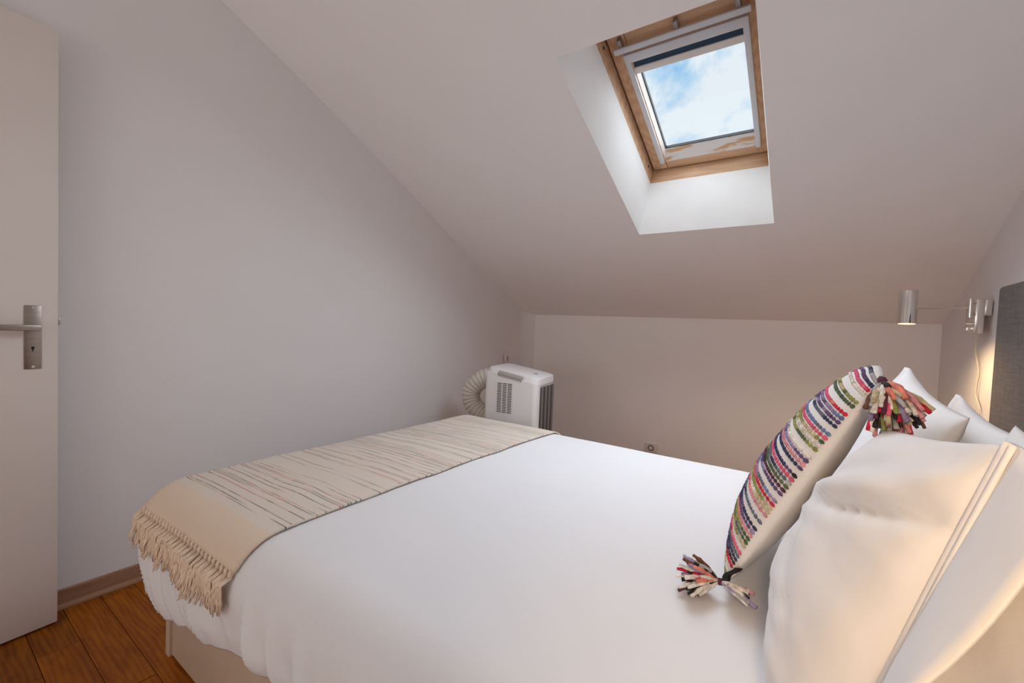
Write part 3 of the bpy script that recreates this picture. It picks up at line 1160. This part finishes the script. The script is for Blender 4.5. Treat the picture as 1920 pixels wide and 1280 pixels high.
def pillow_mesh(name, fn, nu, nv, mat_, parent=None):
    V, F, idx = [], [], {}
    for side in (1, -1):
        for i in range(nu + 1):
            for j in range(nv + 1):
                u, v = -math.cos(math.pi * i / nu), -math.cos(math.pi * j / nv)
                u, v = 0.6 * u + 0.4 * (2 * i / nu - 1), 0.6 * v + 0.4 * (2 * j / nv - 1)
                bd = i in (0, nu) or j in (0, nv)
                if bd and side == -1:
                    idx[(side, i, j)] = idx[(1, i, j)]
                    continue
                idx[(side, i, j)] = len(V)
                V.append(fn(u, v, side))
        for i in range(nu):
            for j in range(nv):
                F.append((idx[(side, i, j)], idx[(side, i + 1, j)], idx[(side, i + 1, j + 1)], idx[(side, i, j + 1)]))
    return mesh(name, V, F, mat_, parent, True)


def hem_flap(fn, sgn, wd, depth, nd__, parent, mat_, gap=0.02, seed=0.0, name='hem', flare=0.0, nv=30, droop=0.0):
    """open hemmed end of a pillowcase: two layers beyond the seam at u = sgn"""
    V, F = [], []
    K = 8
    for lay in (1, -1):
        for j in range(nv + 1):
            v = -1 + 2 * j / nv
            for k_ in range(K + 1):
                t_ = k_ / K
                p = fn(sgn * 1.0, v, 1)
                op = gap * math.sin(math.pi * (j / nv)) * t_ ** 0.8
                wv = 0.010 * t_ * noise.noise(Vector((v * 2.3 + seed, t_, lay * 0.3 + seed)))
                q_ = p + wd * (sgn * depth * t_) + nd__ * (lay * op + wv + flare * t_ * t_) + Vector((0, 0, -droop * t_ * t_ * (0.5 + 0.5 * v)))
                V.append(q_)
    n1_ = (nv + 1) * (K + 1)
    for lay in (0, 1):
        for j in range(nv):
            for k_ in range(K):
                a = lay * n1_ + j * (K + 1) + k_
                F.append((a, a + 1, a + K + 2, a + K + 1))
    o = mesh(name, V, F, mat_, parent, True, fix=False)
    md_ = o.modifiers.new('thickness', 'SOLIDIFY')
    md_.thickness = 0.003
    return o


UPV = Vector((0, 0, 1))


def frame(lean_deg, yaw_deg=0.0, roll_deg=0.0):
    """width axis along +Y, height axis leaning towards +X, normal towards -X"""
    l_, yw, rl = map(math.radians, (lean_deg, yaw_deg, roll_deg))
    R_ = Matrix.Rotation(yw, 3, 'Z')
    wd = R_ @ Vector((0, 1, 0))
    nn = R_ @ Vector((-math.cos(l_), 0, math.sin(l_)))
    hh = R_ @ Vector((math.sin(l_), 0, math.cos(l_)))
    q_ = Matrix.Rotation(rl, 3, nn)
    return q_ @ wd, q_ @ hh, nn


# A: near front pillow, its open hemmed end towards the camera
def creaseA(u, v, side):
    if side < 0:
        return 0.0
    # a long soft crease running from the seam down into the middle, a ridge above it and fainter ones around
    def cr_(v0, sl, wd_, uc, uw):
        d_ = v - (v0 - sl * (u + 1) + 0.05 * (u + 1) ** 2)
        return math.exp(-(d_ / wd_) ** 2) * math.exp(-((u - uc) / uw) ** 2)
    c = -0.017 * cr_(0.63, 0.42, 0.055, -0.55, 0.55)
    c += 0.013 * cr_(0.80, 0.46, 0.10, -0.25, 0.65)
    c += -0.009 * cr_(1.02, 0.50, 0.09, -0.2, 0.6)
    c += -0.007 * cr_(0.40, 0.36, 0.05, -0.15, 0.30)
    c += 0.005 * cr_(0.46, 0.36, 0.06, -0.15, 0.35)
    c += -0.005 * cr_(-0.05, 0.55, 0.05, -0.35, 0.5)
    c += -0.004 * cr_(-0.40, 0.30, 0.06, -0.6, 0.5)
    e_ = min(1.0, max(0.0, (u - 0.15) / 0.6))
    c -= 0.030 * e_ * e_ * (3 - 2 * e_)
    return c


wdA, hdA, ndA = frame(15.0)
fA = pillow_fn(Vector((0.020, 0.828, 0.572)), wdA, hdA, ndA, 0.59, 0.455, 0.088, 0.060, 0.30, 0.04,
               hfun=lambda u: 0.895 - 0.088 * u + 0.012 * u * u, power=0.46, wr=0.007, seed=1.7, extra=creaseA)
pA = pillow_mesh('pillow', fA, 64, 48, M_PILLOW)
label(pA, 'large white pillow nearest the camera with a piped seam and open hem', 'pillow', 'white bed pillows')
hem_flap(fA, -1, wdA, 0.138, ndA, pA, M_PILLOW, 0.032, 1.0, droop=0.012)
MB().tube([fA(-1.0, -1 + 2 * j / 40, 1) + wdA * -0.003 + ndA * 0.002 for j in range(41)], 0.0042, 8).build('piping', M_PIPING, pA, True)
MB().tube([fA(-1.0, -1 + 2 * j / 40, 1) + wdA * -0.014 + ndA * 0.003 for j in range(41)], 0.0024, 6).build('piping', M_PIPING, pA, True)

# B: far front pillow with a peaked flange corner
wdB, hdB, ndB = frame(23.0, 3.0)
fB = pillow_fn(Vector((0.085, 1.545, 0.575)), wdB, hdB, ndB, 0.64, 0.47, 0.09, 0.06, 0.30, 0.03,
               hfun=lambda u: 0.895 + 0.07 * u + 0.025 * u * u, power=0.46, wr=0.006, seed=4.4)
pB = pillow_mesh('pillow', fB, 48, 36, M_PILLOW)
label(pB, 'white pillow behind the striped cushion, one flat pointed corner sticking up', 'pillow', 'white bed pillows')
hem_flap(fB, 1, wdB, 0.07, ndB, pB, M_PILLOW, 0.012, 3.0)
# C: far back pillow against the headboard
wdC, hdC, ndC = frame(20.0, 0.0)
fC = pillow_fn(Vector((0.255, 1.60, 0.575)), wdC, hdC, ndC, 0.66, 0.40, 0.075, 0.06, 0.3, 0.06,
               hfun=lambda u: 0.87 + 0.03 * u + 0.03 * u * u, power=0.46, wr=0.006, seed=7.9)
pC = pillow_mesh('pillow', fC, 44, 32, M_PILLOW)
label(pC, 'white pillow with a raised corner leaning on the far side of the headboard', 'pillow', 'white bed pillows')
hem_flap(fC, 1, wdC, 0.05, ndC, pC, M_PILLOW, 0.01, 5.0)
# D: near back pillow
wdD, hdD, ndD = frame(17.0, 0.0)
fD = pillow_fn(Vector((0.186, 0.83, 0.575)), wdD, hdD, ndD, 0.66, 0.43, 0.055, 0.06, 0.3, 0.05,
               hfun=lambda u: 0.885 + 0.02 * u * u, power=0.46, wr=0.008, seed=12.3)
pD = pillow_mesh('pillow', fD, 44, 32, M_PILLOW)
label(pD, 'white pillow squeezed between the nearest pillow and the headboard', 'pillow', 'white bed pillows')
hem_flap(fD, -1, wdD, 0.05, ndD, pD, M_PILLOW, 0.01, 8.0)

# ================================================================== STRIPED CUSHION
wdK, hdK, ndK = frame(26.0, -3.0)
KW, KH, KT = 0.44, 0.487, 0.076
OK_ = Vector((-0.1135, 1.176, 0.588))
fK = pillow_fn(OK_, wdK, hdK, ndK, KW, KH, KT, 0.045, 0.10, -0.055, power=0.62, wr=0.003, seed=21.0, lean=-0.004)
cu = pillow_mesh('striped_cushion', fK, 40, 40, M_CUSH)
label(cu, 'white square cushion with rows of multicoloured yarn stitches and corner tassels', 'cushion')
# yarn rows: real little yarn lumps, colours from the dyed yarns
rows = ['green', 'olive', 'sand', None, 'red', 'plum', 'navy', 'slate', 'pink', None, 'sand', 'green', 'olive', 'coral', 'purple', 'navy', None,
        'slate', None, 'rose', 'sand', 'olive', 'pink', 'blue', None, 'purple', 'plum', 'green', 'slate', 'pink', 'navy', None, 'purple', 'rose', 'lilac', 'grey', None,
        'green', 'sand', 'olive', 'pink', 'blue', None, 'slate', 'purple', 'lilac', 'pink', None, 'green', 'olive', None, 'cream', 'pink', 'purple', 'slate']
alt = {'green': ('olive', 'slate'), 'olive': ('green', 'sand'), 'sand': ('cream', 'olive'), 'red': ('pink', 'plum'), 'plum': ('purple', 'black'),
       'navy': ('purple', 'black'), 'slate': ('navy', 'grey'), 'pink': ('coral', 'red'), 'coral': ('rose', 'pink'), 'purple': ('lilac', 'navy'),
       'rose': ('pink', 'coral'), 'blue': ('slate', 'lilac'), 'lilac': ('blue', 'purple'), 'grey': ('slate', 'cream'), 'cream': ('sand', 'cream'),
       'black': ('plum', 'navy'), 'brown': ('plum', 'black')}
mats = list(M_YARN.keys())
rk = random.Random(5)
Vs, Fs, Ms = [], [], []
NR = len(rows)
NS = 44
def lump(c, ex, ey, ez):
    """small rounded yarn lump: 3 rings of 6 plus ends"""
    b0 = len(Vs)
    for t_, r_ in ((-1, 0.35), (-0.55, 0.9), (0.0, 1.0), (0.55, 0.9), (1, 0.35)):
        for k_ in range(6):
            a = k_ * math.pi / 3
            Vs.append(c + ex * t_ + ey * (r_ * math.cos(a)) + ez * (r_ * math.sin(a)))
    n0 = len(Fs)
    for q_ in range(4):
        for k_ in range(6):
            Fs.append((b0 + q_ * 6 + k_, b0 + q_ * 6 + (k_ + 1) % 6, b0 + (q_ + 1) * 6 + (k_ + 1) % 6, b0 + (q_ + 1) * 6 + k_))
    Fs.append(tuple(b0 + k_ for k_ in range(5, -1, -1)))
    Fs.append(tuple(b0 + 24 + k_ for k_ in range(6)))
    return len(Fs) - n0


for ri, rc in enumerate(rows):
    if rc is None:
        continue
    v = -0.985 + 1.97 * (ri + 0.5) / NR
    cur, run = rc, 0
    for si in range(NS):
        u = -0.985 + 1.97 * (si + 0.5) / NS
        if run <= 0:
            cur = rc if rk.random() < 0.62 else rk.choice(alt[rc])
            run = rk.randint(1, 5)
        run -= 1
        du = 1.97 / NS * 0.42
        p = fK(u, v, 1, 0.0006)
        ex = (fK(u + du, v, 1) - fK(u - du, v, 1)) * 0.5
        ey = (fK(u, v + 0.012, 1) - fK(u, v - 0.012, 1))
        if ey.length < 1e-6 or ex.length < 1e-6:
            continue
        ey = ey.normalized() * (1.90 / NR * KH / 2 * 0.47)
        ez = ex.cross(ey)
        if ez.length < 1e-12:
            continue
        ez = ez.normalized() * 0.0028
        if ez.dot(ndK) < 0:
            ez = -ez
        nf = lump(p, ex, ey * rk.uniform(0.85, 1.05), ez * rk.uniform(0.8, 1.2))
        Ms += [mats.index(cur)] * nf
me = bpy.data.meshes.new('yarn_stitches')
me.from_pydata([tuple(v) for v in Vs], [], Fs)
for k_ in mats:
    me.materials.append(M_YARN[k_])
me.polygons.foreach_set('material_index', Ms)
for p in me.polygons:
    p.use_smooth = True
bm = bmesh.new()
bm.from_mesh(me)
bmesh.ops.recalc_face_normals(bm, faces=bm.faces)
bm.to_mesh(me)
bm.free()
ys = link('yarn_stitches', me, None, cu)
label(ys, kind='stuff')

# black tag on the seam near the lower corner
pt0, pt1 = fK(-1.0, -0.93, 1), fK(-1.0, -0.76, 1)
tg = MB()
ev = (pt1 - pt0)
outd = (-wdK * 0.4 + ndK * 0.3 - Vector((0, 0, 0.0))).normalized() * 0.02
V = []
for k_ in range(7):
    t_ = k_ / 6
    bnd = ndK * (0.004 * math.sin(t_ * 5))
    a_ = pt0 + ev * t_ + bnd - ndK * 0.002
    V += [a_ - wdK * 0.001, a_ + wdK * -0.018 + ndK * 0.012]
F = [(2 * k_, 2 * k_ + 1, 2 * k_ + 3, 2 * k_ + 2) for k_ in range(6)]
tgo = mesh('tag', V, F, M_TAG, cu, True)
label(tgo, 'black cloth tag')
md = tgo.modifiers.new('thickness', 'SOLIDIFY')
md.thickness = 0.0016
V2 = []
for k_ in range(1, 6):
    a_, b_ = Vector(V[2 * k_]), Vector(V[2 * k_ + 1])
    nn = (b_ - a_).cross(ev).normalized() * 0.0012
    if nn.dot(Vector((0, -1, 0.2))) < 0:
        nn = -nn
    V2 += [a_.lerp(b_, 0.38) + nn, a_.lerp(b_, 0.62) + nn]
mesh('tag_print', V2, [(2 * k_, 2 * k_ + 1, 2 * k_ + 3, 2 * k_ + 2) for k_ in range(4)], M_TAGTXT, tgo)


# tassels: a wrapped knot and many soft thick yarn strands
def tassel(root, axis, length, count, cone, colours, seed, droop, floor_z=None, side_bias=None):
    rr = random.Random(seed)
    axis = Vector(axis).normalized()
    a1 = axis.orthogonal().normalized()
    a2 = axis.cross(a1)
    kb = MB()
    kb.tube([root - axis * 0.008, root - axis * 0.002, root + axis * 0.006, root + axis * 0.012], [0.003, 0.0065, 0.0070, 0.005], 10)
    t_o = kb.build('tassel', M_YARN['plum'], cu, True)
    for s_ in range(count):
        ang = rr.uniform(0, 2 * math.pi)
        pol = math.radians(cone) * math.sqrt(rr.uniform(0.0, 1))
        d_ = (a1 * math.cos(ang) + a2 * math.sin(ang))
        ln = length * rr.uniform(0.62, 1.10)
        dirn = (axis * math.cos(pol) + d_ * math.sin(pol)).normalized()
        if side_bias is not None and s_ % 7 == 0:
            dirn = (dirn * 0.35 + Vector(side_bias)).normalized()
        w1, w2 = rr.uniform(-1, 1), rr.uniform(-1, 1)
        r0 = rr.uniform(0.0040, 0.0054)
        pts, rs = [], []
        NK = 10
        for k_ in range(NK):
            t_ = k_ / (NK - 1)
            wob = (a1 * (w1 * math.sin(4.2 * t_ + 3 * w2)) + a2 * (w2 * math.sin(5.1 * t_ + 2 * w1))) * 0.0055 * t_
            p = root + axis * 0.006 + dirn * ln * t_ + wob + Vector((0, 0, -droop * ln * t_ * t_))
            if floor_z is not None:
                p.z = max(p.z, floor_z + r0 + 0.012 * rr.random() * (1 - t_) + 0.001 * (s_ % 4))
            pts.append(p)
            env = min(1.0, 0.45 + 1.6 * t_) * (1.0 if t_ < 0.85 else 0.72)
            rs.append(r0 * env * (1.0 + 0.16 * math.sin(k_ * 2.3 + s_)))
        MB().tube(pts, rs, 6).build('strand', M_YARN[rr.choice(colours)], t_o, True)
    return t_o


cols_t = ['cream', 'cream', 'cream', 'cream', 'rose', 'coral', 'pink', 'plum', 'black', 'black', 'slate', 'grey', 'grey', 'sand', 'olive', 'brown', 'red', 'lilac', 'rose']
topc = fK(-1.0, 1.0, 1)
botc = fK(-1.0, -1.0, 1)
tassel(topc, (0.20, -0.80, -0.52), 0.070, 110, 38, cols_t, 3, 0.30)
tassel(botc + Vector((-0.004, 0, 0.006)), (-0.78, -0.20, 0.02), 0.076, 80, 44, cols_t, 8, 0.12, ZT + 0.002, (1.0, -0.12, -0.02))

# ================================================================== WALL LAMP
LY = 2.70
lamp = empty('wall_lamp', (XR, LY, 1.21))
label(lamp, 'chrome swing arm reading lamp mounted on the wall beside the headboard', 'lamp')
def L_(p):
    return Vector(p) - Vector((XR, LY, 1.21))
def lbox(name, lo, hi, m, bev=0.003):
    return box(name, L_(lo), L_(hi), m, lamp, bev)
lbox('wall_box', (0.556, 2.712, 1.138), (0.585, 2.86, 1.284), M_NICKEL)
lbox('wall_plate', (0.584, 2.712, 1.215), (0.607, 2.88, 1.284), M_NICKEL)
SHC = Vector((0.333, LY, 1.246))
SHR = Matrix.Rotation(math.radians(-4.5), 3, 'X')


def shade_pt(dx, dy, z):
    return L_(SHC + SHR @ Vector((dx, dy, z - SHC.z)))


sh_ = bmesh.new()
# shade: open cylinder with wall thickness
nseg = 48
V, F = [], []
prof = [(0.0345, 1.170), (0.0345, 1.3205), (0.033, 1.322), (0.0, 1.322)]
inn = [(0.0325, 1.170), (0.0325, 1.315), (0.0, 1.315)]
rings_ = [prof[0], prof[1], prof[2]]
allr = [inn[1], inn[0], prof[0], prof[1], prof[2]]
for r_, z in allr:
    for k_ in range(nseg):
        a = 2 * math.pi * k_ / nseg
        V.append(shade_pt(r_ * math.cos(a), r_ * math.sin(a), z))
for q_ in range(len(allr) - 1):
    for k_ in range(nseg):
        F.append((q_ * nseg + k_, q_ * nseg + (k_ + 1) % nseg, (q_ + 1) * nseg + (k_ + 1) % nseg, (q_ + 1) * nseg + k_))
F.append(tuple(range(nseg)))
F.append(tuple((len(allr) - 1) * nseg + k_ for k_ in range(nseg)))
sh_.free()
so_ = mesh('lamp_shade', V, F, M_CHROME, lamp, True)
so_.data.set_sharp_from_angle(angle=math.radians(40))
bz = MB()
bz.tube([shade_pt(0, 0, zz) for zz in (1.30, 1.24, 1.21, 1.180, 1.1725, 1.1715)], [0.010, 0.012, 0.026, 0.0315, 0.031, 0.018], 24)
bz.build('bulb', M_BULB, so_, True)
MB().cyl(L_((0.366, LY, 1.246)), L_((0.531, LY, 1.246)), 0.0050, 12).build('arm', M_NICKEL, lamp, True, 40)
jt = MB().cyl(L_((0.537, LY, 1.202)), L_((0.537, LY, 1.288)), 0.0085, 16, bev=0.002).build('joint', M_CHROME, lamp, True, 40)
for z in (1.268, 1.218):
    MB().cyl(L_((0.537, LY, z)), L_((0.560, LY + 0.02, z)), 0.0052, 12).build('joint_arm', M_CHROME, jt, True, 40)
MB().cyl(L_((0.530, LY + 0.02, 1.180)), L_((0.560, LY + 0.02, 1.180)), 0.0055, 14).build('switch_knob', M_CHROME, lamp, True, 40)
lbox('transformer_block', (0.536, 2.735, 1.146), (0.557, 2.80, 1.166), M_NICKEL, 0.002)
cp = [(0.600, 2.86, 1.14), (0.601, 2.88, 1.065), (0.601, 2.84, 1.01), (0.601, 2.80, 0.96), (0.601, 2.815, 0.91), (0.601, 2.82, 0.862), (0.601, 2.78, 0.83), (0.601, 2.75, 0.80), (0.601, 2.76, 0.70)]
def smooth_pts(P, n=6):
    P = [Vector(p) for p in P]
    o_ = []
    for i in range(len(P) - 1):
        p0, p1, p2, p3 = P[max(i - 1, 0)], P[i], P[i + 1], P[min(i + 2, len(P) - 1)]
        for k_ in range(n):
            t_ = k_ / n
            o_.append(0.5 * ((2 * p1) + (p2 - p0) * t_ + (2 * p0 - 5 * p1 + 4 * p2 - p3) * t_ * t_ + (3 * p1 - p0 - 3 * p2 + p3) * t_ ** 3))
    o_.append(P[-1])
    return o_
MB().tube(smooth_pts([L_(p) for p in cp]), 0.0028, 8).build('power_cable', M_CABLE, lamp, True)

# ================================================================== PORTABLE AIR CONDITIONER
P0, PL, PR = Vector((-1.354, 2.223, 0)), Vector((-1.698, 2.166, 0)), Vector((-1.441, 2.528, 0))
ea = (P0 - PL).normalized()
eb = Vector((-ea.y, ea.x, 0))
AW, AD = (P0 - PL).length, 0.316
am = Matrix(((ea.x, eb.x, 0, PL.x), (ea.y, eb.y, 0, PL.y), (0, 0, 1, 0), (0, 0, 0, 1)))
ac = empty('air_conditioner', mat=am)
label(ac, 'white portable air conditioner with side vent, standing in the corner behind the bed', 'air conditioner')
def rrect(x0, y0, x1, y1, rs):
    """rounded rectangle outline; rs radii for corners (x0y0, x1y0, x1y1, x0y1)"""
    o_ = []
    for (cx_, cy_, a0, r_) in ((x0 + rs[0], y0 + rs[0], 180, rs[0]), (x1 - rs[1], y0 + rs[1], 270, rs[1]), (x1 - rs[2], y1 - rs[2], 0, rs[2]), (x0 + rs[3], y1 - rs[3], 90, rs[3])):
        for k_ in range(7):
            a = math.radians(a0 + 15 * k_)
            o_.append((cx_ + r_ * math.cos(a), cy_ + r_ * math.sin(a)))
    return o_
ztopf = lambda x_, y_: 0.812 - 0.155 * x_ + 0.02 * y_
MB().poly_prism(rrect(0, 0, AW - 0.006, AD, (0.03, 0.045, 0.03, 0.03)), 0.05, lambda x_, y_: ztopf(x_, y_) - 0.016).build('body', M_ACW, ac, True, 35)
# front shell: white panel wrapping the near face and turning the corner
MB().poly_prism(rrect(-0.004, -0.006, AW + 0.004, 0.052, (0.03, 0.03, 0.004, 0.004)), 0.06, lambda x_, y_: 0.800 - 0.16 * max(x_, 0) - 0.9 * max(0, y_ - 0.034), 0.004).build('front_shell', M_ACW, ac, True, 35)
# top cap
MB().poly_prism(rrect(0.01, 0.02, AW + 0.002, AD + 0.004, (0.03, 0.05, 0.05, 0.03)), lambda x_, y_: ztopf(x_, y_) - 0.030, lambda x_, y_: ztopf(x_, y_) + 0.012, 0.006).build('top_cap', M_ACTOP, ac, True, 35)
MB().poly_prism([(0.088, -0.009), (0.252, -0.009), (0.252, 0.018), (0.088, 0.018)], lambda x_, y_: 0.802 - 0.16 * x_ - 0.012, lambda x_, y_: 0.802 - 0.16 * x_ + 0.009 + y_ * 0.4).build('handle_strip', M_ACGREY, ac)
# side vent
vt = MB().box((0.088, -0.0085, 0.547), (0.193, -0.005, 0.735)).build('vent', M_ACDARK, ac)
sl_ = MB()
for k_ in range(19):
    z = 0.5475 + k_ * (0.1865 / 18)
    sl_.box((0.087, -0.0105, z - 0.0021), (0.194, -0.0075, z + 0.0021))
for xx in (0.0875, 0.1235, 0.158, 0.1935):
    sl_.box((xx - 0.003, -0.0105, 0.546), (xx + 0.003, -0.0075, 0.736))
sl_.build('vent_grille', M_ACW, vt)
# dark louvred intake on the right hand face
MB().box((AW - 0.010, 0.066, 0.20), (AW - 0.002, AD - 0.012, 0.715)).build('intake_panel', M_ACDARK, ac)
for k_ in range(4):
    yy = 0.078 + k_ * 0.063
    MB().box((AW - 0.006, yy, 0.20), (AW + 0.006, yy + 0.024, 0.712), 0.002).build('intake_bar', M_ACMID, ac)
MB().cyl((0.27, 0.17, ztopf(0.27, 0.17) + 0.008), (0.27, 0.17, ztopf(0.27, 0.17) + 0.0155), 0.015, 20).build('control_knob', M_ACGREY, ac)
for xx, yy in ((0.04, 0.04), (AW - 0.05, 0.04), (0.04, AD - 0.04), (AW - 0.05, AD - 0.04)):
    MB().cyl((xx - 0.012, yy, 0.025), (xx + 0.012, yy, 0.025), 0.025, 16).box((xx - 0.016, yy - 0.016, 0.026), (xx + 0.016, yy + 0.016, 0.052)).build('caster', M_ACDARK, ac)
# exhaust hose: ribbed, leaving the back of the unit, looping in the corner
hp = smooth_pts([(-1.70, 2.42, 0.730), (-1.80, 2.40, 0.735), (-1.885, 2.36, 0.705), (-1.945, 2.33, 0.625), (-1.925, 2.33, 0.535), (-1.84, 2.35, 0.470), (-1.75, 2.37, 0.445), (-1.70, 2.38, 0.44)], 22)
Linv = am.inverted()
hp = [Linv @ p for p in hp]
rr_ = [0.0 + 0.062 + 0.0045 * math.cos(i * 2 * math.pi / 5.5) for i in range(len(hp))]
MB().tube(hp, rr_, 28).build('exhaust_hose', M_HOSE, ac, True)
